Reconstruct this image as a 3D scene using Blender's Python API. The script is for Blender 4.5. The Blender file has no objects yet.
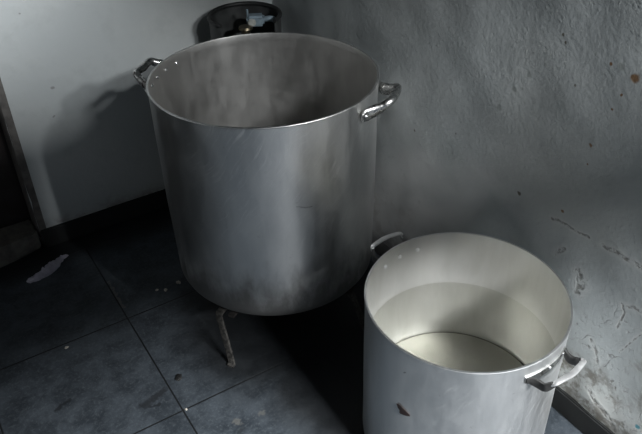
import bpy, bmesh, math, random
from mathutils import Vector, Matrix, noise
random.seed(4)
PI = math.pi
S = bpy.context.scene
COL = S.collection
# ------------------------------------------------------------------ helpers
def link(name, bm, mat, parent=None, loc=(0, 0, 0), smooth=True, rz=0.0):
    me = bpy.data.meshes.new(name)
    bmesh.ops.recalc_face_normals(bm, faces=bm.faces)
    bm.to_mesh(me); bm.free()
    if smooth:
        for p in me.polygons: p.use_smooth = True
        me.set_sharp_from_angle(angle=math.radians(38))
    me.materials.append(mat)
    o = bpy.data.objects.new(name, me); COL.objects.link(o)
    o.location = loc; o.rotation_euler[2] = rz
    if parent: o.parent = parent
    return o
def tag(o, label=None, cat=None, group=None, kind=None):
    if label: o['label'] = label
    if cat: o['category'] = cat
    if group: o['group'] = group
    if kind: o['kind'] = kind
    return o
def thing(name, label, cat, loc, rz=0.0, group=None):
    o = bpy.data.objects.new(name, None); COL.objects.link(o)
    o.empty_display_size = .05
    o.location = loc; o.rotation_euler[2] = rz
    return tag(o, label, cat, group)
def box(bm, a, b):
    x0, y0, z0 = a; x1, y1, z1 = b
    v = [bm.verts.new(p) for p in ((x0,y0,z0),(x1,y0,z0),(x1,y1,z0),(x0,y1,z0),(x0,y0,z1),(x1,y0,z1),(x1,y1,z1),(x0,y1,z1))]
    for f in ((0,3,2,1),(4,5,6,7),(0,1,5,4),(1,2,6,5),(2,3,7,6),(3,0,4,7)):
        bm.faces.new([v[i] for i in f])
    return v
def bevel(bm, w, seg=2):
    bmesh.ops.bevel(bm, geom=[e for e in bm.edges], offset=w, segments=seg, affect='EDGES', clamp_overlap=True)
def lathe(bm, prof, n=96, closed=False, a0=0.0, a1=2*PI):
    full = abs(a1-a0-2*PI) < 1e-6
    m = n if full else n+1
    rings = []
    for r, z in prof:
        if r < 1e-6: rings.append([bm.verts.new((0, 0, z))]*m)
        else: rings.append([bm.verts.new((r*math.cos(a0+(a1-a0)*i/n), r*math.sin(a0+(a1-a0)*i/n), z)) for i in range(m)])
    L = len(rings)
    for k in range(L if closed else L-1):
        A, B = rings[k], rings[(k+1) % L]
        for i in range(n):
            j = (i+1) % m
            q = []
            for w in (A[i], A[j], B[j], B[i]):
                if w not in q: q.append(w)
            if len(q) > 2: bm.faces.new(q)
    if not full:
        if closed:
            bm.faces.new([r[0] for r in rings]); bm.faces.new([r[-1] for r in rings][::-1])
def catmull(P, k=8):
    P = [Vector(p) for p in P]; out = []
    Q = [2*P[0]-P[1]]+P+[2*P[-1]-P[-2]]
    for i in range(1, len(Q)-2):
        for s in range(k):
            t = s/k
            a, b, c, d = Q[i-1:i+3]
            out.append(.5*((2*b)+(c-a)*t+(2*a-5*b+4*c-d)*t*t+(3*b-a-3*c+d)*t**3))
    out.append(P[-1]); return out
def lerp_list(vals, n):
    out = []
    for i in range(n):
        f = i/(n-1)*(len(vals)-1); j = min(int(f), len(vals)-2); t = f-j
        a, b = vals[j], vals[j+1]
        out.append(tuple(a[q]*(1-t)+b[q]*t for q in range(len(a))))
    return out
def sweep(bm, pts, radii, up=(0, 0, 1), ns=14, sq=1.0, side=None):
    """tube through pts; radii = (half width sideways, half height along up); sq<1 squarer."""
    n = len(pts); R = lerp_list(radii, n); rings = []
    for i, p in enumerate(pts):
        t = (pts[min(i+1, n-1)]-pts[max(i-1, 0)]).normalized()
        u = Vector(up); u = (u-t*u.dot(t)).normalized(); s = t.cross(u)
        if side: s = Vector(side); u = s.cross(t).normalized()
        ring = []
        for k in range(ns):
            a = 2*PI*k/ns; c, d = math.cos(a), math.sin(a)
            c = math.copysign(abs(c)**sq, c); d = math.copysign(abs(d)**sq, d)
            ring.append(bm.verts.new(p+s*c*R[i][0]+u*d*R[i][1]))
        rings.append(ring)
    for A, B in zip(rings, rings[1:]):
        for k in range(ns): bm.faces.new((A[k], A[(k+1) % ns], B[(k+1) % ns], B[k]))
    bm.faces.new(rings[0][::-1]); bm.faces.new(rings[-1])
def pol(r, a, z): return Vector((r*math.cos(a), r*math.sin(a), z))
D = math.radians
# ------------------------------------------------------------------ node materials
class NT:
    def __init__(s, name):
        s.m = bpy.data.materials.new(name); s.m.use_nodes = True
        s.t = s.m.node_tree; s.t.nodes.clear()
        s.out = s.t.nodes.new('ShaderNodeOutputMaterial')
        s.b = s.t.nodes.new('ShaderNodeBsdfPrincipled')
        s.t.links.new(s.b.outputs[0], s.out.inputs[0])
    def n(s, typ, **kw):
        x = s.t.nodes.new(typ)
        for k, v in kw.items(): setattr(x, k, v)
        return x
    def set(s, sock, v):
        if isinstance(v, bpy.types.NodeSocket): s.t.links.new(v, sock)
        elif v is not None:
            if sock.type == 'RGBA' and len(v) == 3: v = (*v, 1)
            sock.default_value = v
    def P(s, **kw):
        for k, v in kw.items(): s.set(s.b.inputs[k.replace('_', ' ')], v)
    def math(s, op, a, b=0.0, c=None, clamp=False):
        x = s.n('ShaderNodeMath', operation=op, use_clamp=clamp)
        s.set(x.inputs[0], a); s.set(x.inputs[1], b)
        if c is not None: s.set(x.inputs[2], c)
        return x.outputs[0]
    def coord(s, scale=(1, 1, 1), loc=(0, 0, 0), which='Object'):
        c = s.n('ShaderNodeTexCoord'); m = s.n('ShaderNodeMapping')
        m.inputs['Scale'].default_value = scale; m.inputs['Location'].default_value = loc
        s.t.links.new(c.outputs[which], m.inputs['Vector']); return m.outputs[0]
    def noise(s, vec, scale, detail=4, rough=.55, dist=0.0):
        x = s.n('ShaderNodeTexNoise'); s.set(x.inputs['Vector'], vec)
        x.inputs['Scale'].default_value = scale; x.inputs['Detail'].default_value = detail
        x.inputs['Roughness'].default_value = rough; x.inputs['Distortion'].default_value = dist
        return x.outputs['Fac']
    def ramp(s, f, lo, hi, a=0.0, b=1.0):
        x = s.n('ShaderNodeMapRange'); x.interpolation_type = 'SMOOTHSTEP'
        s.set(x.inputs[0], f); x.inputs[1].default_value = lo; x.inputs[2].default_value = hi
        x.inputs[3].default_value = a; x.inputs[4].default_value = b
        return x.outputs[0]
    def mix(s, f, a, b):
        x = s.n('ShaderNodeMix', data_type='RGBA')
        s.set(x.inputs[0], f); s.set(x.inputs[6], a); s.set(x.inputs[7], b); return x.outputs[2]
    def bump(s, h, strength=.3, dist=.002, normal=None):
        x = s.n('ShaderNodeBump'); x.inputs['Strength'].default_value = strength
        x.inputs['Distance'].default_value = dist; s.set(x.inputs['Height'], h)
        if normal: s.set(x.inputs['Normal'], normal)
        return x.outputs[0]
    def sep(s, v):
        x = s.n('ShaderNodeSeparateXYZ'); s.set(x.inputs[0], v); return x.outputs
    def comb(s, x_, y_, z_=0.0):
        x = s.n('ShaderNodeCombineXYZ')
        for i, q in enumerate((x_, y_, z_)): s.set(x.inputs[i], q)
        return x.outputs[0]
    def warp(s, vec, scale, amt):
        nz = s.n('ShaderNodeTexNoise'); s.set(nz.inputs['Vector'], vec); nz.inputs['Scale'].default_value = scale
        a = s.n('ShaderNodeVectorMath', operation='SUBTRACT'); s.set(a.inputs[0], nz.outputs['Color']); a.inputs[1].default_value = (.5, .5, .5)
        b = s.n('ShaderNodeVectorMath', operation='SCALE'); s.set(b.inputs[0], a.outputs[0]); b.inputs['Scale'].default_value = amt
        c = s.n('ShaderNodeVectorMath', operation='ADD'); s.set(c.inputs[0], vec); s.set(c.inputs[1], b.outputs[0])
        return c.outputs[0]
    def spot(s, vec, c, r, soft=.35):
        d = s.n('ShaderNodeVectorMath', operation='DISTANCE'); s.set(d.inputs[0], vec); d.inputs[1].default_value = (*c, 0)
        return s.ramp(d.outputs['Value'], r*(1-soft), r*(1+soft), 1, 0)
    def seg(s, vec, a, b, w, soft=.5):
        a, b = Vector((*a, 0)), Vector((*b, 0)); d = b-a
        p = s.n('ShaderNodeVectorMath', operation='SUBTRACT'); s.set(p.inputs[0], vec); p.inputs[1].default_value = a
        dt = s.n('ShaderNodeVectorMath', operation='DOT_PRODUCT'); s.set(dt.inputs[0], p.outputs[0]); dt.inputs[1].default_value = d/d.length_squared
        t = s.math('ADD', dt.outputs['Value'], 0.0, clamp=True)
        q = s.n('ShaderNodeVectorMath', operation='SCALE'); q.inputs[0].default_value = d; s.set(q.inputs['Scale'], t)
        e = s.n('ShaderNodeVectorMath', operation='DISTANCE'); s.set(e.inputs[0], p.outputs[0]); s.set(e.inputs[1], q.outputs[0])
        return s.ramp(e.outputs['Value'], w*(1-soft), w*(1+soft), 1, 0)
    def mx(s, items):
        o = items[0]
        for i in items[1:]: o = s.math('MAXIMUM', o, i)
        return o

def mat_plain(name, col, rough=.6, metal=0.0, var=.25, scale=40, bump=.15):
    t = NT(name); c = t.coord(); f = t.noise(c, scale, 5)
    t.P(Base_Color=t.mix(t.ramp(f, .3, .7), tuple(x*(1-var) for x in col), tuple(min(1, x*(1+var)) for x in col)),
        Roughness=t.ramp(f, .3, .7, max(0, rough-.08), min(1, rough+.08)), Metallic=metal)
    if bump: t.P(Normal=t.bump(f, bump, .001))
    return t.m

def mat_wall(name, axes, marks):
    """painted plaster. axes picks the two object axes of the wall plane."""
    t = NT(name); c = t.coord(); x = t.sep(c)
    p = t.comb(x[axes[0]], x[axes[1]])
    big = t.noise(p, 2.2, 4, .55); mid = t.noise(p, 9, 5, .6); fine = t.noise(p, 60, 5, .6)
    brush = t.noise(t.comb(t.math('MULTIPLY', x[axes[0]], 1.0), t.math('MULTIPLY', x[axes[1]], .25)), 45, 4, .6, .6)
    col = t.mix(t.ramp(big, .35, .68), (.35, .375, .38), (.40, .42, .418))
    col = t.mix(t.math('MULTIPLY', t.ramp(mid, .5, .72), .35), col, (.28, .30, .30))
    # grime and peeling close to the floor, in ragged patches
    edge = t.math('ADD', x[2], t.math('MULTIPLY', t.math('SUBTRACT', mid, .5), marks.get('ragged', .28)))
    low = t.ramp(edge, marks.get('g0', .06), marks.get('g1', .2), 1, 0)
    patch = t.math('MULTIPLY', low, t.ramp(t.noise(t.warp(p, 12, .05), 17, 7, .7), .45, .58))
    col = t.mix(t.math('MULTIPLY', low, .35), col, (.33, .32, .29))
    col = t.mix(t.math('MULTIPLY', patch, .85), col, (.11, .098, .078))
    h = t.math('ADD', t.math('MULTIPLY', brush, .16), t.math('MULTIPLY', fine, .7))
    h = t.math('ADD', h, t.math('MULTIPLY', mid, .9))
    h = t.math('SUBTRACT', h, t.math('MULTIPLY', patch, .6))
    # small blisters
    bl = t.n('ShaderNodeTexVoronoi'); t.set(bl.inputs['Vector'], t.warp(p, 20, .03)); bl.inputs['Scale'].default_value = 60
    blm = t.math('MULTIPLY', t.ramp(bl.outputs['Distance'], .12, .3, 1, 0), t.ramp(t.noise(p, 5, 2), .5, .6))
    h = t.math('ADD', h, t.math('MULTIPLY', blm, .16))
    wp = t.warp(p, 55, .010)
    if 'old' in marks:
        # hairline crazing and chipped pits in the lower, damaged part of the plaster
        vo = t.n('ShaderNodeTexVoronoi', feature='DISTANCE_TO_EDGE'); t.set(vo.inputs['Vector'], t.warp(t.warp(p, 9, .08), 50, .012)); vo.inputs['Scale'].default_value = 7.5
        zone = t.ramp(t.math('ADD', x[2], t.math('MULTIPLY', mid, .35)), .42, .68, 1, 0)
        ck = t.math('MULTIPLY', t.math('MULTIPLY', t.ramp(vo.outputs['Distance'], .002, .010, 1, 0), t.ramp(t.noise(p, 13, 4), .52, .62)), zone)
        pv = t.n('ShaderNodeTexVoronoi'); t.set(pv.inputs['Vector'], t.warp(p, 70, .02)); pv.inputs['Scale'].default_value = 52
        pit = t.math('MULTIPLY', t.math('MULTIPLY', t.ramp(pv.outputs['Distance'], .1, .26, 1, 0), t.ramp(t.noise(p, 11, 4, .7), .51, .60)), zone)
        scuff = t.math('MULTIPLY', t.ramp(t.noise(t.warp(p, 25, .03), 28, 6, .75), .54, .66), t.math('ADD', .25, t.math('MULTIPLY', zone, .6)))
        col = t.mix(t.math('MULTIPLY', scuff, .5), col, (.27, .275, .265))
        col = t.mix(t.math('MULTIPLY', pit, .7), col, (.13, .12, .105))
        col = t.mix(t.math('MULTIPLY', ck, .6), col, (.09, .085, .075))
        h = t.math('SUBTRACT', h, t.math('ADD', t.math('ADD', t.math('MULTIPLY', ck, .8), pit), t.math('MULTIPLY', scuff, .5)))
    for colr, items in marks.get('spots', []):
        m = t.mx([t.spot(wp, q[:2], q[2]) for q in items]); col = t.mix(t.math('MULTIPLY', m, .9), col, colr)
    wc = t.warp(t.warp(p, 30, .012), 110, .006)
    cr = []
    for pl, w in marks.get('cracks', []):
        for a, b in zip(pl, pl[1:]): cr.append(t.seg(wc, a, b, w))
    if cr:
        brk = t.ramp(t.noise(p, 55, 5, .7), .42, .56)
        m = t.math('MULTIPLY', t.mx(cr), brk)
        halo = t.mx([t.seg(wc, a, b, w*2.6) for pl, w in marks['cracks'] for a, b in zip(pl, pl[1:])])
        col = t.mix(t.math('MULTIPLY', halo, .25), col, (.56, .56, .54))
        col = t.mix(t.math('MULTIPLY', m, .72), col, (.11, .105, .095))
        h = t.math('SUBTRACT', h, t.math('MULTIPLY', m, 1.2))
    if 'dark_patch' in marks:
        pw = t.sep(t.warp(p, 14, .03))
        ln = t.math('SUBTRACT', t.math('MULTIPLY_ADD', pw[0], .43, .047), pw[1])
        m = t.math('MULTIPLY', t.ramp(ln, -.015, .03), t.math('MULTIPLY', t.ramp(pw[0], .80, .83), t.ramp(pw[0], 1.2, 1.5, 1, 0)))
        col = t.mix(t.math('MULTIPLY', m, .35), col, (.20, .235, .235))  # darker blue-grey patch below a slanting line
    t.P(Base_Color=col, Roughness=t.ramp(mid, .3, .7, .5, .7), Normal=t.bump(h, .4, .004))
    return t.m

def mat_alu(name, dark, light, r0, r1, streak=1.0, base_dark=None, wave=0.0, cloudy=0.25, metal=1.0, nicks=(), strokes=0.0):
    t = NT(name); c = t.coord(); x = t.sep(c)
    ang = t.math('ARCTAN2', x[1], x[0])
    ring = t.comb(t.math('MULTIPLY', ang, .5), t.math('MULTIPLY', x[2], 60.0), t.math('MULTIPLY', t.math('ABSOLUTE', x[0]), .0))
    s1 = t.noise(ring, 5, 5, .7)
    cl = t.noise(t.comb(t.math('MULTIPLY', ang, 2.6), t.math('MULTIPLY', x[2], 2.4)), 3.0, 7, .62, .5)
    sw = t.noise(t.warp(c, 4, .35), 16, 5, .65)
    col = t.mix(t.ramp(cl, .3, .7), dark, light)
    rg = t.ramp(t.math('ADD', t.math('MULTIPLY', cl, .6), t.math('MULTIPLY', sw, .4)), .35, .65, r0, r1)
    if base_dark:
        # darker, rougher and less metallic towards the base, in ragged tongues
        zz, amt = base_dark
        e = t.math('ADD', x[2], t.math('MULTIPLY', t.math('SUBTRACT', t.noise(t.comb(t.math('MULTIPLY', ang, 1.3), t.math('MULTIPLY', x[2], 2.0)), 3.2, 6, .62), .5), amt))
        m = t.ramp(e, zz*.3, zz*1.5, 1, 0)
        col = t.mix(t.math('MULTIPLY', m, .8), col, (.05, .048, .045))
        rg = t.math('ADD', rg, t.math('MULTIPLY', m, .25))
        mt = t.math('SUBTRACT', 1.0, t.math('MULTIPLY', m, .2))
        t.P(Metallic=mt)
    else: t.P(Metallic=metal)
    drips = t.ramp(t.noise(t.comb(t.math('MULTIPLY', ang, 9.0), t.math('MULTIPLY', x[2], 2.2)), 1.5, 6, .65), .6, .74)
    col = t.mix(t.math('MULTIPLY', drips, cloudy), col, tuple(.45*q for q in dark))
    h = t.math('ADD', t.math('MULTIPLY', s1, .12*streak), t.math('MULTIPLY', sw, wave))
    if strokes:
        # scouring strokes: long thin scratches in a few slanting directions
        uv = t.comb(t.math('MULTIPLY', ang, .3), x[2])
        rot = t.n('ShaderNodeVectorRotate'); rot.rotation_type = 'Z_AXIS'; t.set(rot.inputs['Vector'], t.warp(uv, 5, .12)); rot.inputs['Angle'].default_value = -.9
        sx = t.sep(rot.outputs[0]); sc = t.noise(t.comb(t.math('MULTIPLY', sx[0], 9), t.math('MULTIPLY', sx[1], 90)), 1.6, 6, .7)
        k = t.math('MULTIPLY', t.math('MULTIPLY', t.ramp(sc, .5, .72), t.ramp(t.noise(uv, 6, 3), .35, .6)), t.ramp(x[2], .16, .34))
        col = t.mix(t.math('MULTIPLY', k, strokes), col, (.80, .80, .79)); rg = t.math('ADD', rg, t.math('MULTIPLY', k, .12))
        dk = t.ramp(t.noise(t.warp(uv, 9, .05), 30, 7, .8), .60, .74)
        col = t.mix(t.math('MULTIPLY', dk, .45), col, (.22, .22, .215))
        h = t.math('SUBTRACT', h, t.math('MULTIPLY', k, .05))
        wv = t.warp(uv, 40, .014)
        m = t.mx([t.seg(wv, a, b, w) for a, b, w in nicks])
        col = t.mix(t.math('MULTIPLY', m, .6), col, (.2, .2, .195)); h = t.math('SUBTRACT', h, t.math('MULTIPLY', m, .08))
    t.P(Base_Color=col, Roughness=rg, Normal=t.bump(h, .5, .004))
    return t.m

# uv room frame: X along the left wall, Y along the right wall, camera stands over the origin
UW, VW = 1.248, 2.342
FV, LU, CEIL = -.9, -1.9, 2.7
T = .1
KH = .078
BZ0, BZ1 = 1.42, 2.05
EX0 = -.6                  # the room is open to the yard from here to the right wall
DX0, DX1, DZ = -.62, .222, 2.05                 # doorway in the left wall

M = {}
M['wall_right'] = mat_wall('plaster_wall_right', (1, 2), dict(dark_patch=True, old=True, ragged=.75, g0=.10, g1=.30, spots=[
    ((.16, .075, .018), [(.801, .987, .0095), (.821, .942, .0032), (.834, .903, .0035), (.867, .800, .0042), (.864, .752, .0025), (.906, .596, .0038), (.863, .996, .004)]),
    ((.06, .05, .03), [(.997, 1.016, .004), (.988, 1.001, .0035), (1.046, .572, .0052), (1.482, .559, .004), (.938, .917, .003), (1.3, .63, .0025)]),
    ((.25, .27, .26), [(1.111, .842, .007), (1.074, .893, .006), (1.089, .851, .0035), (1.151, .777, .008), (1.032, .933, .004), (.835, 1.0, .008)]),
    ((.03, .17, .21), [(.556, .154, .006)])],
    cracks=[([(.93, .558), (.917, .562), (.887, .568), (.858, .565), (.819, .571)], .0035), ([(.773, .573), (.726, .578), (.669, .578), (.62, .585)], .005),
            ([(.683, .385), (.679, .436), (.69, .454)], .0028), ([(.679, .456), (.66, .467), (.638, .466)], .0035), ([(.739, .294), (.718, .275), (.708, .248)], .0045),
            ([(.623, .414), (.66, .319)], .0018), ([(.70, .15), (.672, .131), (.648, .123), (.604, .089)], .006), ([(.822, .462), (.806, .43), (.812, .405)], .009), ([(.90, .47), (.875, .50)], .005)]))
M['wall_left'] = mat_wall('plaster_wall_left', (0, 2), dict(ragged=.12, g0=.05, g1=.13, spots=[
    ((.2, .2, .2), [(.40, .60, .006), (.38, .50, .004), (.36, .86, .003)])], cracks=[([(.385, .90), (.405, .915), (.425, .92)], .0025)]))
M['wall_back'] = mat_plain('dark_plaster', (.16, .165, .165), .8)
M['ceiling'] = mat_plain('ceiling_paint', (.28, .28, .27), .8)

def mat_floor():
    t = NT('slate_floor_tile'); c = t.coord(); x = t.sep(c)
    br = t.n('ShaderNodeTexBrick'); br.offset = 0.0; br.squash = 1.0
    mp = t.n('ShaderNodeMapping'); mp.inputs['Location'].default_value = (-.352+.45*8, -1.352+.45*10, 0)
    t.set(mp.inputs['Vector'], c); t.set(br.inputs['Vector'], mp.outputs[0])
    br.inputs['Scale'].default_value = 1.0; br.inputs['Brick Width'].default_value = .45; br.inputs['Row Height'].default_value = .45
    br.inputs['Mortar Size'].default_value = .0028; br.inputs['Mortar Smooth'].default_value = .25
    br.inputs['Color1'].default_value = (0.3, 0.3, 0.3, 1); br.inputs['Color2'].default_value = (.7, .7, .7, 1); br.inputs['Mortar'].default_value = (.5, .5, .5, 1)
    ms = br.outputs['Fac']
    a = t.noise(t.warp(c, 8, .06), 11, 7, .68); b = t.noise(c, 95, 7, .8)
    col = t.mix(t.ramp(a, .32, .7), (.020, .025, .031), (.055, .066, .078))
    col = t.mix(t.math('MULTIPLY', t.ramp(b, .48, .66), .55), col, (.085, .098, .107))
    bl = t.ramp(t.noise(t.warp(c, 15, .05), 6, 5, .6), .62, .72)
    col = t.mix(t.math('MULTIPLY', bl, .6), col, (.018, .02, .022))
    wp = t.warp(t.comb(x[0], x[1]), 60, .03)
    st = t.mx([t.seg(wp, (.265, 1.43), (.335, 1.45), .012), t.seg(wp, (.05, 1.55), (.09, 1.57), .006), t.seg(wp, (.30, 1.41), (.275, 1.42), .006)])
    col = t.mix(t.math('MULTIPLY', st, .75), col, (.012, .013, .015))
    pl = t.mx([t.spot(wp, (.462, 1.231), .012), t.spot(wp, (.535, 1.22), .010), t.seg(wp, (.358, 1.86), (.36, 2.02), .005)])
    col = t.mix(t.math('MULTIPLY', pl, .4), col, (.15, .145, .13))
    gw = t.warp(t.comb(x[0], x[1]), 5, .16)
    soot_shade = t.mx([t.spot(gw, (.82, 1.55), .36, .25), t.spot(gw, (.86, 1.15), .30, .25), t.seg(gw, (-.3, 2.33), (1.2, 2.33), .12, .6)])  # soot, plus shade between the pots and along the left wall put into colour
    col = t.mix(t.math('MULTIPLY', soot_shade, .85), col, (.006, .0065, .007))
    col = t.mix(ms, col, (.008, .009, .010))
    h = t.math('ADD', t.math('MULTIPLY', a, .8), t.math('MULTIPLY', b, .5))
    h = t.math('SUBTRACT', h, t.math('MULTIPLY', ms, 1.5))
    t.P(Base_Color=col, Roughness=t.ramp(a, .3, .7, .45, .65), Specular_IOR_Level=.3, Normal=t.bump(h, .35, .003))
    return t.m
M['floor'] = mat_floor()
M['kerb'] = mat_plain('dark_slate_kerb', (.007, .0078, .0078), .85, var=.6, scale=25)
M['cement'] = mat_plain('worn_cement', (.12, .112, .10), .85, var=.3, scale=30, bump=.4)
M['jamb'] = mat_plain('bare_jamb_plaster', (.085, .08, .075), .8, var=.35, scale=26, bump=.4)
M['door'] = mat_plain('dark_red_brown_door_paint', (.007, .003, .0025), .7, var=.35, scale=18)
M['wframe'] = mat_plain('window_frame_paint', (.3, .3, .3), .5)
M['aluA'] = mat_alu('worn_aluminium', (.60, .60, .595), (.68, .68, .67), .31, .40, .8, base_dark=(.14, .30), wave=.10, cloudy=.16, strokes=.9, nicks=[((-.552, .396), (-.525, .388), .0022), ((-.525, .388), (-.508, .386), .0022)])
M['aluB'] = mat_alu('dull_aluminium', (.70, .71, .71), (.75, .76, .76), .42, .48, 1.0, base_dark=(.03, .10), wave=.05, cloudy=.12, strokes=.3, nicks=[((-.86, .42), (-.855, .425), .002)])
M['rivetB'] = mat_plain('pale_rivet_head', (.93, .93, .92), .35, .35, var=.03, bump=0)
M['insideA'] = mat_alu('scoured_inside_aluminium', (.54, .535, .52), (.59, .585, .57), .40, .47, .8, cloudy=.06, wave=.03)
M['insideB'] = mat_alu('limescaled_inside_aluminium', (.72, .717, .69), (.77, .767, .745), .52, .58, .8, cloudy=.04, wave=.02, metal=.85)
M['cast'] = mat_plain('polished_cast_aluminium', (.50, .50, .49), .27, 1.0, var=.15, scale=60, bump=.1)
M['castdark'] = mat_plain('grimy_cast_aluminium', (.045, .045, .044), .5, .5, var=.4, scale=60, bump=.2)
M['rivet'] = mat_plain('bright_rivet_aluminium', (.90, .90, .90), .28, 1.0, var=.05, bump=0)
M['iron'] = mat_plain('sooty_iron', (.035, .032, .03), .7, .4, var=.4, scale=50, bump=.4)
M['leg'] = mat_plain('rusty_scaled_iron', (.034, .032, .029), .8, .2, var=.9, scale=110, bump=.6)
M['tank'] = mat_plain('grimy_dark_gas_tank_paint', (.030, .032, .032), .5, .0, var=.4, scale=20)
M['tankrim'] = mat_plain('collar_rim_paint', (.012, .013, .013), .5, .0, var=.3, scale=30)
M['brass'] = mat_plain('dull_brass', (.20, .17, .12), .4, 1.0)
M['reg'] = mat_plain('blue_grey_regulator_casting', (.20, .26, .30), .5, .2, var=.2)
M['regknob'] = mat_plain('grey_knob', (.33, .34, .32), .5)
M['tissue'] = mat_plain('lilac_white_paper', (.42, .40, .47), .9, var=.12, scale=50)
M['crumb'] = mat_plain('pale_scrap', (.42, .39, .34), .8)
M['husk'] = mat_plain('black_scrap', (.010, .010, .010), .6)
M['scale'] = mat_plain('scaled_pot_bottom', (.41, .405, .375), .5, .45, var=.08, scale=14, bump=.05)
M['seam'] = mat_plain('seam_residue', (.13, .125, .11), .7, .1, var=.3)
M['satin'] = mat_plain('satin_aluminium_grip', (.80, .80, .80), .42, .85, var=.06, scale=60, bump=.05)
M['sticker'] = mat_plain('torn_dark_red_brown_label', (.018, .010, .009), .5, var=.6, scale=90)

# ------------------------------------------------------------------ setting
bm = bmesh.new()
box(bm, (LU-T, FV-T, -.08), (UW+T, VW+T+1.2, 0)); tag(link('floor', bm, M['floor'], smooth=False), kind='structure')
bm = bmesh.new()
box(bm, (LU-T, FV-T, CEIL), (UW+T, VW+T+1.2, CEIL+.1)); tag(link('ceiling', bm, M['ceiling'], smooth=False), kind='structure')
# left wall with its doorway
bm = bmesh.new()
box(bm, (LU, VW, 0), (DX0, VW+T, CEIL)); box(bm, (DX0, VW, DZ), (DX1+.004, VW+T, CEIL)); box(bm, (DX1+.004, VW, 0), (UW+T, VW+T, CEIL))
tag(link('wall_left', bm, M['wall_left'], smooth=False), kind='structure')
# right wall: uneven trowelled face
bm = bmesh.new()
NY, NZ = 150, 90
ys = [FV+(VW-FV)*(i/NY) for i in range(NY+1)]
ys = [FV, -.6]+[-.2+(VW+.2)*i/170 for i in range(171)]
zs_ = [1.35*i/90 for i in range(91)]+[1.7, 2.1, CEIL]
def relief(y, z):
    w = min(1, max(0, (VW-y)/.1))
    d = .0045*noise.noise(Vector((0, y*3.1, z*3.1)))+.0022*noise.noise(Vector((3, y*9, z*9)))
    k = math.exp(-z/.16)
    d += k*(.010*noise.noise(Vector((7, y*7, z*7)))+.012)
    # plaster skin bulging over the kerb
    d += .012*math.exp(-((z-.12)/.05)**2)*(.6+noise.noise(Vector((1, y*11, 2))))
    return UW-d*w
G = [[bm.verts.new((relief(y, z), y, z)) for z in zs_] for y in ys]
for i in range(len(ys)-1):
    for j in range(len(zs_)-1): bm.faces.new((G[i][j], G[i+1][j], G[i+1][j+1], G[i][j+1]))
b0 = [bm.verts.new((UW+T, ys[0], 0)), bm.verts.new((UW+T, ys[-1], 0)), bm.verts.new((UW+T, ys[-1], CEIL)), bm.verts.new((UW+T, ys[0], CEIL))]
bm.faces.new(b0)
bm.faces.new([G[i][0] for i in range(len(ys))]+[b0[1], b0[0]])
bm.faces.new([G[i][-1] for i in range(len(ys)-1, -1, -1)]+[b0[3], b0[2]])
bm.faces.new([G[0][j] for j in range(len(zs_)-1, -1, -1)]+[b0[0], b0[3]])
bm.faces.new([G[-1][j] for j in range(len(zs_))]+[b0[2], b0[1]])
tag(link('wall_right', bm, M['wall_right']), kind='structure')
# open-fronted shed: short return wall, unseen boards added across the opening to shape the light, wall on the far side of the room
bm = bmesh.new(); box(bm, (LU, FV-T, 0), (EX0, FV, CEIL))
tag(link('wall_front', bm, M['wall_back'], smooth=False), kind='structure')
bm = bmesh.new(); box(bm, (LU-T, FV, 0), (LU, VW+T, CEIL)); tag(link('wall_far', bm, M['wall_back'], smooth=False), kind='structure')
bm = bmesh.new()
box(bm, (EX0, -.36, BZ0), (.94, -.26, BZ1)); box(bm, (.94, -.36, BZ0), (1.22, -.26, BZ0+.19)); box(bm, (.94, -.36, 2.0), (1.22, -.26, BZ1)); box(bm, (1.22, -.36, BZ0), (UW, -.26, BZ1))
box(bm, (.79, -.36, BZ1), (UW, -.26, CEIL))
tag(link('light_blocking_boards', bm, M['wall_back'], smooth=False), kind='structure')
# kerb tiles along both walls
bm = bmesh.new(); box(bm, (DX1+.004, VW-.012, 0), (UW-.03, VW+.02, KH)); bevel(bm, .004)
tag(link('baseboard_left', bm, M['kerb']), kind='structure')
bm = bmesh.new(); box(bm, (UW-.022, -.25, 0), (UW+.02, VW-.012, KH)); bevel(bm, .004)
tag(link('baseboard_right', bm, M['kerb']), kind='structure')
# doorway: rough jamb edge, sill slab, dark door leaf in the recess
bm = bmesh.new()
n = 40; rows = []
for i in range(n+1):
    z = KH*.6+(DZ-KH*.6)*i/n; w = .010*noise.noise(Vector((2, z*13, 1)))
    rows.append([bm.verts.new(q) for q in ((DX1+.03, VW-.001, z), (DX1+.004+abs(w)*.9, VW-.002, z), (DX1-.002+w*.25, VW+.012+w*.3, z), (DX1-.002, VW+T, z), (DX1+.03, VW+T, z))])
for A, B in zip(rows, rows[1:]):
    for k in range(5): bm.faces.new((A[k], A[(k+1) % 5], B[(k+1) % 5], B[k]))
bm.faces.new(rows[0]); bm.faces.new(rows[-1][::-1])
tag(link('trim_1', bm, M['jamb']), kind='structure')
bm = bmesh.new()
fr = [(DX0, VW-.06), (-.25, VW-.056), (.0, VW-.042), (.12, VW-.022), (DX1-.004, VW+.0)]
lo = [bm.verts.new((a, b, 0)) for a, b in fr]+[bm.verts.new((DX1-.004, VW+T, 0)), bm.verts.new((DX0, VW+T, 0))]
hi = [bm.verts.new((v.co.x, v.co.y, KH)) for v in lo]
bm.faces.new(hi); bm.faces.new(lo[::-1])
for k in range(7): bm.faces.new((lo[k], lo[(k+1) % 7], hi[(k+1) % 7], hi[k]))
bevel(bm, .006)
tag(link('trim_2', bm, M['cement']), kind='structure')
bm = bmesh.new(); box(bm, (DX0-.02, VW+T+.002, 0), (DX1+.03, VW+T+.042, DZ+.03))
for zz in (.14, 1.06):
    for xx in (DX0+.1, -.16):
        box(bm, (xx, VW+T-.006, zz+.06), (xx+.28, VW+T+.01, zz+.8))
bevel(bm, .004)
tag(link('door_1', bm, M['door']), kind='structure')

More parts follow.
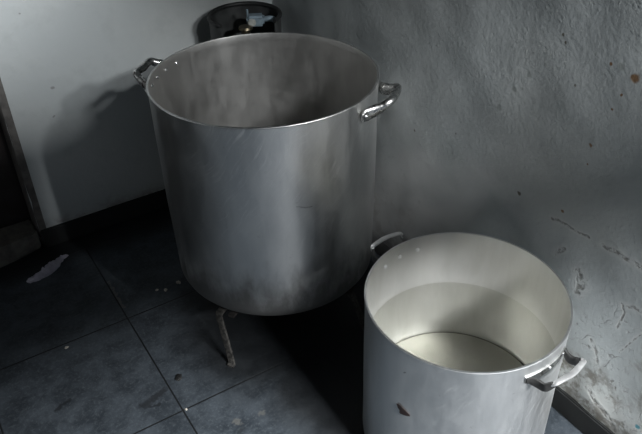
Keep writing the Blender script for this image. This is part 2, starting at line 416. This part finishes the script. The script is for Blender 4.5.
# ------------------------------------------------------------------ pots
CRX, CRY = .853, -.523      # long axis of the slightly out-of-round pots
def dent(a, z, H, amt):
    fall = min(1, z/.08)*min(1, (H-z)/.05+.15)
    return amt*(noise.noise(Vector((math.cos(a)*2.2, math.sin(a)*2.2, z*5)))+.5*noise.noise(Vector((math.cos(a)*5, math.sin(a)*5, z*11+4))))*fall
def rad_at(R, a, k, z=None, H=1, amt=0.0):
    """radius of the finished wall in direction a (out-of-round and dents included)"""
    phi = a
    for _ in range(12):
        r = R+(dent(phi, z, H, amt) if z else 0)
        x, y = r*math.cos(phi), r*math.sin(phi); t = (x*CRX+y*CRY)*(k-1); x += CRX*t; y += CRY*t
        phi += a-math.atan2(y, x) if abs(a-math.atan2(y, x)) < PI else a-math.atan2(y, x)-math.copysign(2*PI, a-math.atan2(y, x))
    return math.hypot(x, y)
def oval(bm, k):
    for v in bm.verts:
        t = (v.co.x*CRX+v.co.y*CRY)*(k-1); v.co.x += CRX*t; v.co.y += CRY*t
def pot_body(R, H, wall, dents, stretch=1.0, base=.004, nseg=160, fil=.03, taper=0.0):
    bm = bmesh.new()
    prof = [(0, 0), (R*.5, 0), (R-fil, 0)]
    for k in range(1, 7):
        a = PI/2*k/6; prof.append((R-fil+fil*math.sin(a), fil-fil*math.cos(a)))
    nz = 34
    for k in range(1, nz): prof.append((R, fil+(H-.006-fil)*k/nz))
    prof += [(R, H-.005), (R+.0012, H-.004), (R+.0018, H-.002), (R+.001, H), (R-wall, H), (R-wall-.0008, H-.003)]
    for k in range(nz-1, -1, -1):
        z = base+(.010 if base > .05 else fil+.004)+(H-.010-fil-base)*k/nz
        if z < H-.006: prof.append((R-wall, z))
    ri = R-wall; FL = .006 if base > .05 else fil
    for k in range(6, 0, -1):
        a = PI/2*k/6; prof.append((ri-FL+FL*math.sin(a), base+FL-FL*math.cos(a)))
    prof += [(R*.5, base), (0, base)]
    lathe(bm, prof, nseg)
    for v in bm.verts:
        x, y, z = v.co; r = math.hypot(x, y)
        if r < R*.7: continue
        a = math.atan2(y, x)
        d = dent(a, z, H, dents)
        s = (r+d)/r*(1-taper*(1-z/H)); v.co.x *= s; v.co.y *= s
    oval(bm, stretch)
    return bm
def rivet_bm(p, nrm, r=.006, h=.003):
    bm = bmesh.new(); prof = [(r, -.001)]
    for k in range(5):
        a = PI/2*k/4; prof.append((r*math.cos(a), h*math.sin(a)))
    lathe(bm, prof, 16)
    m = Vector(nrm).to_track_quat('Z', 'Y').to_matrix().to_4x4(); m.translation = p
    bm.transform(m); return bm

# the large pot on the burner stand
KA, KB = 1.027, .981
AX, AY, AZ, AR, AH = .8060, 1.5886, .188, .2994, .6325
potA = thing('stock_pot', 'tall dented aluminium stock pot, the larger empty one raised on an iron burner stand', 'pot', (AX, AY, AZ))
bodyA = link('body', pot_body(AR, AH, .004, .0028, KA, fil=.052, taper=.026), M['aluA'], potA)
def line_inside(o, mat, zmin):
    o.data.materials.append(mat)
    for p in o.data.polygons:
        c = p.center; r = math.hypot(c.x, c.y)
        if r > .05 and c.z > zmin and (p.normal.x*c.x+p.normal.y*c.y)/r < -.3: p.material_index = 1
line_inside(bodyA, M['insideA'], .02)
def handleA(ca):
    bm = bmesh.new()
    zc = AH-.040; AR = rad_at(.2994, ca, KA, zc, AH, .0028)
    h = D(14.5)
    P = [pol(AR+.006, ca-h*1.22, zc-.002), pol(AR+.008, ca-h*1.02, zc), pol(AR+.020, ca-h*.80, zc+.006), pol(AR+.038, ca-h*.62, zc+.016), pol(AR+.051, ca-h*.46, zc+.026),
         pol(AR+.052, ca-h*.18, zc+.025), pol(AR+.050, ca, zc+.024), pol(AR+.052, ca+h*.18, zc+.025), pol(AR+.051, ca+h*.46, zc+.026), pol(AR+.038, ca+h*.62, zc+.016), pol(AR+.020, ca+h*.80, zc+.006), pol(AR+.008, ca+h*1.02, zc), pol(AR+.006, ca+h*1.22, zc-.002)]
    rad = [(.005, .012), (.007, .018), (.010, .017), (.0095, .012), (.0105, .010), (.0115, .010), (.012, .010), (.0115, .010), (.0105, .010), (.0095, .012), (.010, .017), (.007, .018), (.005, .012)]
    sweep(bm, catmull(P, 8), rad, ns=16)
    hd = link('handle', bm, M['cast'], potA)
    for k in (-14.5, -4.8, 4.8, 14.5):
        a = ca+D(k); rr = rad_at(.2994, a, KA, AH-.028, AH, .0028)
        link('rivet', rivet_bm(pol(rr-.0038, a, AH-.028), -pol(1, a, 0), .0060, .0044), M['rivet'], hd)
    for k in (-1.1, 1.1):
        a = ca+h*k
        link('rivet', rivet_bm(pol(AR+.011, a, zc), pol(1, a, 0), .006, .004), M['rivet'], hd)
handleA(D(132)); handleA(D(-50))

# the small pot of water on the floor
BX, BY, BR, BH = .9405, .8918, .2425, .487
BASE = .13      # inner bottom raised to its apparent depth, as the water does not refract
potB = thing('stock_pot', 'smaller pale aluminium stock pot filled with water, standing on the floor by the peeling wall', 'pot', (BX, BY, 0))
bodyB = link('body', pot_body(BR, BH, .0035, .0010, KB, BASE-.004), M['aluB'], potB)
bm = bmesh.new(); lathe(bm, [(0, BASE-.003), (BR-.0072, BASE-.003), (BR-.0072, BASE-.0012), (BR-.0082, BASE), (0, BASE)], 128); oval(bm, KB)
tag(link('inner_base', bm, M['scale'], potB), 'pale scaled pot bottom seen through the water')
bm = bmesh.new(); lathe(bm, [(BR-.0074, BASE-.0035), (BR-.0045, BASE-.0035), (BR-.0045, BASE+.0002), (BR-.0074, BASE-.001)], 128, closed=True); oval(bm, KB)
tag(link('base_seam', bm, M['seam'], potB), 'dark seam around the pot bottom')
line_inside(bodyB, M['insideB'], BASE)
def handleB(ca):
    zc = BH-.043; h = D(16.5); BR = rad_at(.2425, ca, KB, zc, BH, .001)
    bm = bmesh.new()
    n = 14                                     # mounting strap along the wall
    rows = []
    for i in range(n+1):
        a = ca-h+2*h*i/n
        ra = rad_at(.2425, a, KB, zc, BH, .001)
        rows.append([bm.verts.new(pol(ra+r, a, zc+z)) for r, z in ((.0003, -.009), (.004, -.009), (.004, .009), (.0003, .009))])
    for A, B in zip(rows, rows[1:]):
        for k in range(4): bm.faces.new((A[k], A[(k+1) % 4], B[(k+1) % 4], B[k]))
    bm.faces.new(rows[0]); bm.faces.new(rows[-1][::-1])
    hd = link('handle', bm, M['cast'], potB)
    for sg in (-1, 1):
        bm = bmesh.new()
        BE = rad_at(.2425, ca+sg*h*.9, KB, zc, BH, .001)
        P = [pol(BE+.004, ca+sg*h*.98, zc), pol(BE+.008, ca+sg*h*.86, zc+.001), pol(BR+.020, ca+sg*h*.74, zc-.001), pol(BR+.038, ca+sg*h*.70, zc+.004), pol(BR+.051, ca+sg*h*.60, zc+.021)]
        sweep(bm, catmull(P, 8), [(.003, .008), (.004, .010), (.005, .012), (.0045, .011), (.004, .007)], ns=12, sq=.7)
        tag(link('grip_leg', bm, M['castdark'], hd), 'dark grimy handle leg')
    bm = bmesh.new()
    P = [pol(BR+.047, ca-h*.63, zc+.015), pol(BR+.054, ca-h*.55, zc+.026), pol(BR+.0555, ca-h*.25, zc+.028), pol(BR+.057, ca, zc+.028), pol(BR+.0555, ca+h*.25, zc+.028), pol(BR+.054, ca+h*.55, zc+.026), pol(BR+.047, ca+h*.63, zc+.015)]
    sweep(bm, catmull(P, 8), [(.004, .003), (.006, .003), (.0068, .003), (.007, .003), (.0068, .003), (.006, .003), (.004, .003)], ns=12, sq=.6)
    link('grip_bar', bm, M['satin'], hd)
    for k in (-.82, 0.0, .82):
        a = ca+h*k
        rr = rad_at(.2425, a, KB, zc+.004, BH, .001); link('rivet', rivet_bm(pol(rr-.0033, a, zc+.004), -pol(1, a, 0), .0062, .0052), M['rivetB'], hd)
        link('rivet', rivet_bm(pol(BR+.004, a, zc), pol(1, a, 0), .0045, .003), M['rivet'], hd)
handleB(D(93)); handleB(D(-84))
# torn remains of a sticker on the pot wall
bm = bmesh.new()
ca, zc = D(-131.6-31.5), .297
out = [(-.019, .012), (-.012, .0145), (-.002, .011), (.008, .0075), (.018, .0015), (.019, -.003), (.012, -.007), (.004, -.010), (-.006, -.0125), (-.0095, -.011), (-.009, -.003), (-.014, .001)]
rs = rad_at(BR, ca, KB, zc, BH, .001)+.0014
f0 = [bm.verts.new(pol(rs, ca+x/BR, zc+z)) for x, z in out]; f1 = [bm.verts.new(pol(rs+.001, ca+x/BR, zc+z)) for x, z in out]
bm.faces.new(f1); bm.faces.new(f0[::-1])
for k in range(len(out)): bm.faces.new((f0[k], f0[(k+1) % len(out)], f1[(k+1) % len(out)], f1[k]))
tag(link('sticker', bm, M['sticker'], potB, smooth=False), 'torn dark label remnant')

# water
def mat_water():
    m = bpy.data.materials.new('clear_hot_water'); m.use_nodes = True; t = m.node_tree; t.nodes.clear(); L = t.links.new
    out = t.nodes.new('ShaderNodeOutputMaterial'); mx = t.nodes.new('ShaderNodeMixShader'); L(mx.outputs[0], out.inputs[0])
    tr = t.nodes.new('ShaderNodeBsdfTransparent'); tr.inputs[0].default_value = (.955, .955, .94, 1); gl = t.nodes.new('ShaderNodeBsdfGlossy'); gl.inputs['Roughness'].default_value = .01
    nz = t.nodes.new('ShaderNodeTexNoise'); nz.inputs['Scale'].default_value = 14; bp = t.nodes.new('ShaderNodeBump'); bp.inputs['Strength'].default_value = .04; bp.inputs['Distance'].default_value = .004
    L(nz.outputs['Fac'], bp.inputs['Height']); L(bp.outputs[0], gl.inputs['Normal'])
    fr = t.nodes.new('ShaderNodeFresnel'); fr.inputs[0].default_value = 1.33; ge = t.nodes.new('ShaderNodeNewGeometry'); sp = t.nodes.new('ShaderNodeSeparateXYZ'); L(ge.outputs['True Normal'], sp.inputs[0])
    top = t.nodes.new('ShaderNodeMath'); top.operation = 'GREATER_THAN'; L(sp.outputs[2], top.inputs[0]); top.inputs[1].default_value = .5
    mu = t.nodes.new('ShaderNodeMath'); mu.operation = 'MULTIPLY'; L(fr.outputs[0], mu.inputs[0]); L(top.outputs[0], mu.inputs[1])
    L(mu.outputs[0], mx.inputs[0]); L(tr.outputs[0], mx.inputs[1]); L(gl.outputs[0], mx.inputs[2])
    return m
bm = bmesh.new(); lathe(bm, [(0, BASE+.001), (BR-.012, BASE+.001), (BR-.0052, BASE+.004), (BR-.0052, .3195), (BR*.6, .3195), (0, .3195)], 128); oval(bm, KB)
tag(link('water', bm, mat_water(), loc=(BX, BY, 0)), 'clear still water filling two thirds of the smaller pot', 'water', kind='stuff')

# ------------------------------------------------------------------ burner stand
st = thing('burner_stand', 'sooty iron gas burner stand with flat legs under the larger pot', 'stand', (AX, AY, 0))
bm = bmesh.new(); lathe(bm, [(.190, AZ-.012), (.216, AZ-.012), (.216, AZ-.0015), (.190, AZ-.0015)], 72, closed=True); link('ring', bm, M['iron'], st)
for k in range(4):
    a = D(208+90*k); bm = bmesh.new()
    w = .0115; t_ = .004
    q = a-D(1); tg = (-math.sin(q), math.cos(q), 0)
    P = [pol(r, a+D(da), z) for r, z, da in ((.212, AZ-.008, -5), (.245, AZ-.009, -5), (.272, AZ-.012, -5), (.284, AZ-.022, -4.7), (.290, .12, -2), (.297, .065, 1), (.304, .012, 3.4), (.308, .006, 3.6), (.316, .0045, 3.7))]
    sweep(bm, catmull(P, 6), [(w, t_)]*9, ns=12, sq=.35, side=tg)
    link('leg', bm, M['leg'], st)
for k in range(2):
    a = D(210+90*k); bm = bmesh.new(); sweep(bm, [pol(.27, a, AZ-.02), pol(-.27, a, AZ-.02)], [(.010, .005)]*2, ns=8, sq=.4); link('cross_bar', bm, M['iron'], st)
bm = bmesh.new(); lathe(bm, [(0, .10), (.05, .10), (.085, .12), (.09, .145), (.075, .16), (.045, .165), (.04, .155), (0, .155)], 40); link('burner_head', bm, M['iron'], st)
bm = bmesh.new(); sweep(bm, [Vector(q) for q in ((0, 0, .10), (0, 0, .07), (.02, .05, .06), (.06, .30, .06))], [(.012, .012)]*4, up=(1, 0, 0), ns=12); link('gas_pipe', bm, M['iron'], st)

# ------------------------------------------------------------------ gas cylinder in the corner
GX, GY, GZ = 1.052, 2.182, .763
gas = thing('gas_cylinder', 'dark grimy gas cylinder with open valve collar in the corner behind the larger pot', 'gas cylinder', (GX, GY, 0))
bm = bmesh.new()
prof = [(0, .03), (.08, .03), (.12, .05), (.138, .09), (.14, .13), (.14, .50), (.137, .55), (.12, .60), (.085, .635), (.045, .65), (.03, .655), (0, .655)]
lathe(bm, prof, 64); link('body', bm, M['tank'], gas)
bm = bmesh.new(); lathe(bm, [(.10, 0), (.106, 0), (.106, .07), (.10, .07)], 56, closed=True); link('foot_ring', bm, M['tank'], gas)
bm = bmesh.new()
for a0, a1 in ((-62, 202),): lathe(bm, [(.120, .60), (.124, .60), (.124, GZ-.008), (.120, GZ-.008)], 80, closed=True, a0=D(a0), a1=D(a1))
link('collar', bm, M['tank'], gas)
bm = bmesh.new(); ring = [(.122+.0075*math.cos(2*PI*k/10), GZ-.008+.0075*math.sin(2*PI*k/10)) for k in range(10)]; lathe(bm, ring, 80, closed=True, a0=D(-62), a1=D(202))
link('collar_rim', bm, M['tankrim'], gas)
bm = bmesh.new(); lathe(bm, [(0, .65), (.018, .65), (.018, .675), (.012, .68), (.012, .70), (.016, .702), (.016, .712), (0, .712)], 24); va = link('valve', bm, M['brass'], gas)
va.location = (-.01, -.02, 0)
bm = bmesh.new(); lathe(bm, [(0, .712), (.022, .712), (.026, .717), (.022, .724), (0, .724)], 10); link('valve_knob', bm, M['brass'], va)
reg = bmesh.new(); box(reg, (.0, -.022, .668), (.062, .022, .705)); bevel(reg, .008, 3)
rb = link('regulator', reg, M['reg'], gas); rb.rotation_euler[2] = D(-28); rb.location = (.012, .012, .045)
bm = bmesh.new(); lathe(bm, [(0, 0), (.013, 0), (.014, .006), (.010, .011), (0, .011)], 20)
bm.transform(Matrix.Translation((.018, -.021, .686)) @ Matrix.Rotation(D(90), 4, 'X')); link('regulator_cap', bm, M['regknob'], rb)
bm = bmesh.new(); sweep(bm, catmull([(.06, 0, .688), (.085, -.005, .69), (.098, -.008, .685)], 6), [(.010, .010)]*3, ns=12); link('hose_nozzle', bm, M['reg'], rb)
bm = bmesh.new(); sweep(bm, [Vector((.004, 0, .69)), Vector((.004, 0, .725))], [(.004, .004)]*2, up=(1, 0, 0), ns=10); link('lever', bm, M['reg'], rb)

# ------------------------------------------------------------------ things on the floor
def crumple(length, width, height, seed, nx=46, ny=22):
    bm = bmesh.new(); top = []
    for i in range(nx+1):
        s = i/nx; row = []
        wid = width*(.30+.75*math.sin(PI*min(1, s*1.05+.03))**.7)*(1-.35*math.exp(-((s-.27)/.06)**2))*(1-.55*max(0, s-.6)/.4)
        for j in range(ny+1):
            q = j/ny*2-1
            nz_ = noise.noise(Vector((s*7+seed, q*1.6, seed)))
            n2 = noise.noise(Vector((s*16, q*3.5+seed, 3)))
            x = (s-.5)*length+.006*nz_; y = q*wid+.010*math.sin(s*5+seed)+.004*n2
            z = height*(1-abs(q)**2.4)*(.55+.6*abs(nz_)+.35*n2)*math.sin(PI*min(1, max(0, s*.96+.02)))**.5
            row.append(bm.verts.new((x, y, max(.0008, z+.001))))
        top.append(row)
    for A, B in zip(top, top[1:]):
        for k in range(ny): bm.faces.new((A[k], A[k+1], B[k+1], B[k]))
    lowr = [[bm.verts.new((v.co.x, v.co.y, .0003)) for v in (r[0], r[-1])] for r in top]
    # closed underside
    loop = [r[0] for r in top]+[v for v in top[-1][1:-1]]+[r[-1] for r in top[::-1]]+[v for v in top[0][1:-1]][::-1]
    for pr in lowr:
        for v in pr: bm.verts.remove(v)
    base = [bm.verts.new((v.co.x, v.co.y, .0)) for v in loop]
    L = len(loop)
    for k in range(L): bm.faces.new((loop[k], loop[(k+1) % L], base[(k+1) % L], base[k]))
    bm.faces.new(base[::-1])
    return bm
ts = link('crumpled_tissue', crumple(.176, .019, .032, 3.1), M['tissue'], loc=(.206, 2.202, 0), rz=D(21))
tag(ts, 'crumpled lilac white paper tissue lying on the dark floor near the doorway', 'tissue')
def scrap(name, x, y, s, mat, label, cat, el=1.0, rz=0.0, seed=0):
    bm = bmesh.new(); bmesh.ops.create_icosphere(bm, subdivisions=3, radius=s)
    for v in bm.verts:
        k = 1+.55*noise.noise(v.co*(1.6/s)+Vector((seed, 0, 0)))
        v.co = Vector((v.co.x*k*el, v.co.y*k, max(-s*.28, v.co.z*k*.5)))
    lowz = min(v.co.z for v in bm.verts)
    tag(link(name, bm, mat, loc=(x, y, -lowz), rz=rz), label, cat)
scrap('food_scrap', .390, 1.470, .0085, M['husk'], 'black curled scrap on the floor tile left of the stand leg', 'scrap', 1.5, D(50), 1)
scrap('food_scrap', .146, 1.782, .0045, M['crumb'], 'tiny pale crumb on the grout line at far left of the floor', 'scrap', 1.2, D(20), 2)
scrap('food_scrap', .361, 1.350, .0035, M['crumb'], 'tiny pale crumb at the crossing of the floor grout lines', 'scrap', 1.1, 0, 3)
scrap('food_scrap', .485, 1.880, .0045, M['crumb'], 'pale crumb in shadow behind the stand leg, leftmost of three', 'scrap', 1.1, 0, 4)
scrap('food_scrap', .510, 1.864, .0050, M['crumb'], 'pale crumb in shadow behind the stand leg, middle of three', 'scrap', 1.3, 1, 5)
scrap('food_scrap', .562, 1.875, .0062, M['crumb'], 'pale crumb in shadow behind the stand leg, nearest the pot', 'scrap', 1.5, 2, 6)

# ------------------------------------------------------------------ steam drifting between the pots
def mat_steam():
    m = bpy.data.materials.new('drifting_steam'); m.use_nodes = True; t = m.node_tree; t.nodes.clear()
    out = t.nodes.new('ShaderNodeOutputMaterial'); vol = t.nodes.new('ShaderNodeVolumePrincipled'); t.links.new(vol.outputs[0], out.inputs['Volume'])
    vol.inputs['Color'].default_value = (.95, .95, .93, 1); vol.inputs['Anisotropy'].default_value = .2
    c = t.nodes.new('ShaderNodeTexCoord')
    nz = t.nodes.new('ShaderNodeTexNoise'); nz.inputs['Scale'].default_value = 7; nz.inputs['Detail'].default_value = 4; nz.inputs['Distortion'].default_value = .8
    t.links.new(c.outputs['Object'], nz.inputs['Vector'])
    ln = t.nodes.new('ShaderNodeVectorMath'); ln.operation = 'MULTIPLY'; ln.inputs[1].default_value = (1/.25, 1/.19, 1/.145); t.links.new(c.outputs['Object'], ln.inputs[0])
    le = t.nodes.new('ShaderNodeVectorMath'); le.operation = 'LENGTH'; t.links.new(ln.outputs[0], le.inputs[0])
    mr = t.nodes.new('ShaderNodeMapRange'); mr.interpolation_type = 'SMOOTHSTEP'; mr.inputs[1].default_value = .25; mr.inputs[2].default_value = 1.0; mr.inputs[3].default_value = 1; mr.inputs[4].default_value = 0
    t.links.new(le.outputs['Value'], mr.inputs[0])
    m2 = t.nodes.new('ShaderNodeMapRange'); m2.inputs[1].default_value = .38; m2.inputs[2].default_value = .72; m2.inputs[3].default_value = 0; m2.inputs[4].default_value = STEAM
    t.links.new(nz.outputs['Fac'], m2.inputs[0])
    mu = t.nodes.new('ShaderNodeMath'); mu.operation = 'MULTIPLY'; t.links.new(mr.outputs[0], mu.inputs[0]); t.links.new(m2.outputs[0], mu.inputs[1])
    t.links.new(mu.outputs[0], vol.inputs['Density'])
    return m
STEAM = 9.0
bm = bmesh.new(); bmesh.ops.create_icosphere(bm, subdivisions=3, radius=1.0)
for v in bm.verts: v.co = Vector((v.co.x*.25, v.co.y*.19, v.co.z*.145))
tag(link('steam', bm, mat_steam(), loc=(.93, 1.07, .645)), 'faint white steam rising above the rim of the smaller pot', 'steam', kind='stuff')

# ------------------------------------------------------------------ light
W_SKY = .15
P_SKY = 950
SKYPOS, SKYSZ = (1.1, -2.9, 3.4), (1.1, .62)
def area(name, loc, size, size_y, power, direction, col=(1, 1, 1)):
    l = bpy.data.lights.new(name, 'AREA'); l.shape = 'RECTANGLE'; l.size = size; l.size_y = size_y; l.energy = power; l.color = col
    o = bpy.data.objects.new(name, l); COL.objects.link(o); o.location = loc
    o.rotation_euler = Vector(direction).to_track_quat('-Z', 'Y').to_euler(); return o
area('bright_sky_over_yard', SKYPOS, SKYSZ[0], SKYSZ[1], P_SKY, Vector((.75, 1.6, .3))-Vector(SKYPOS), (.97, .99, 1.0))
w = bpy.data.worlds.new('World'); S.world = w; w.use_nodes = True
w.node_tree.nodes['Background'].inputs[0].default_value = (.6, .75, 1, 1); w.node_tree.nodes['Background'].inputs[1].default_value = W_SKY

# ------------------------------------------------------------------ camera
H, pitch, roll, yaw, f = 1.6175, .6211, -.0277, .5499, 715.18
s_, c_ = math.sin(yaw), math.cos(yaw)
fw0 = Vector((s_, c_, 0)); rt = Vector((c_, -s_, 0))
fw = fw0*math.cos(pitch)+Vector((0, 0, -math.sin(pitch))); up = fw0*math.sin(pitch)+Vector((0, 0, math.cos(pitch)))
Rr = rt*math.cos(roll)+up*math.sin(roll); Uu = -rt*math.sin(roll)+up*math.cos(roll)
cam = bpy.data.cameras.new('camera'); co = bpy.data.objects.new('camera', cam); COL.objects.link(co)
cam.sensor_width = 36; cam.lens = f/642*36; cam.clip_start = .02
m = Matrix((Rr, Uu, -fw)).transposed().to_4x4(); m.translation = (0, 0, H); co.matrix_world = m
S.camera = co
vs = S.view_settings; vs.view_transform = 'Standard'; vs.look = 'None'; vs.gamma = 1.0; vs.use_curve_mapping = False; vs.exposure = 0.0
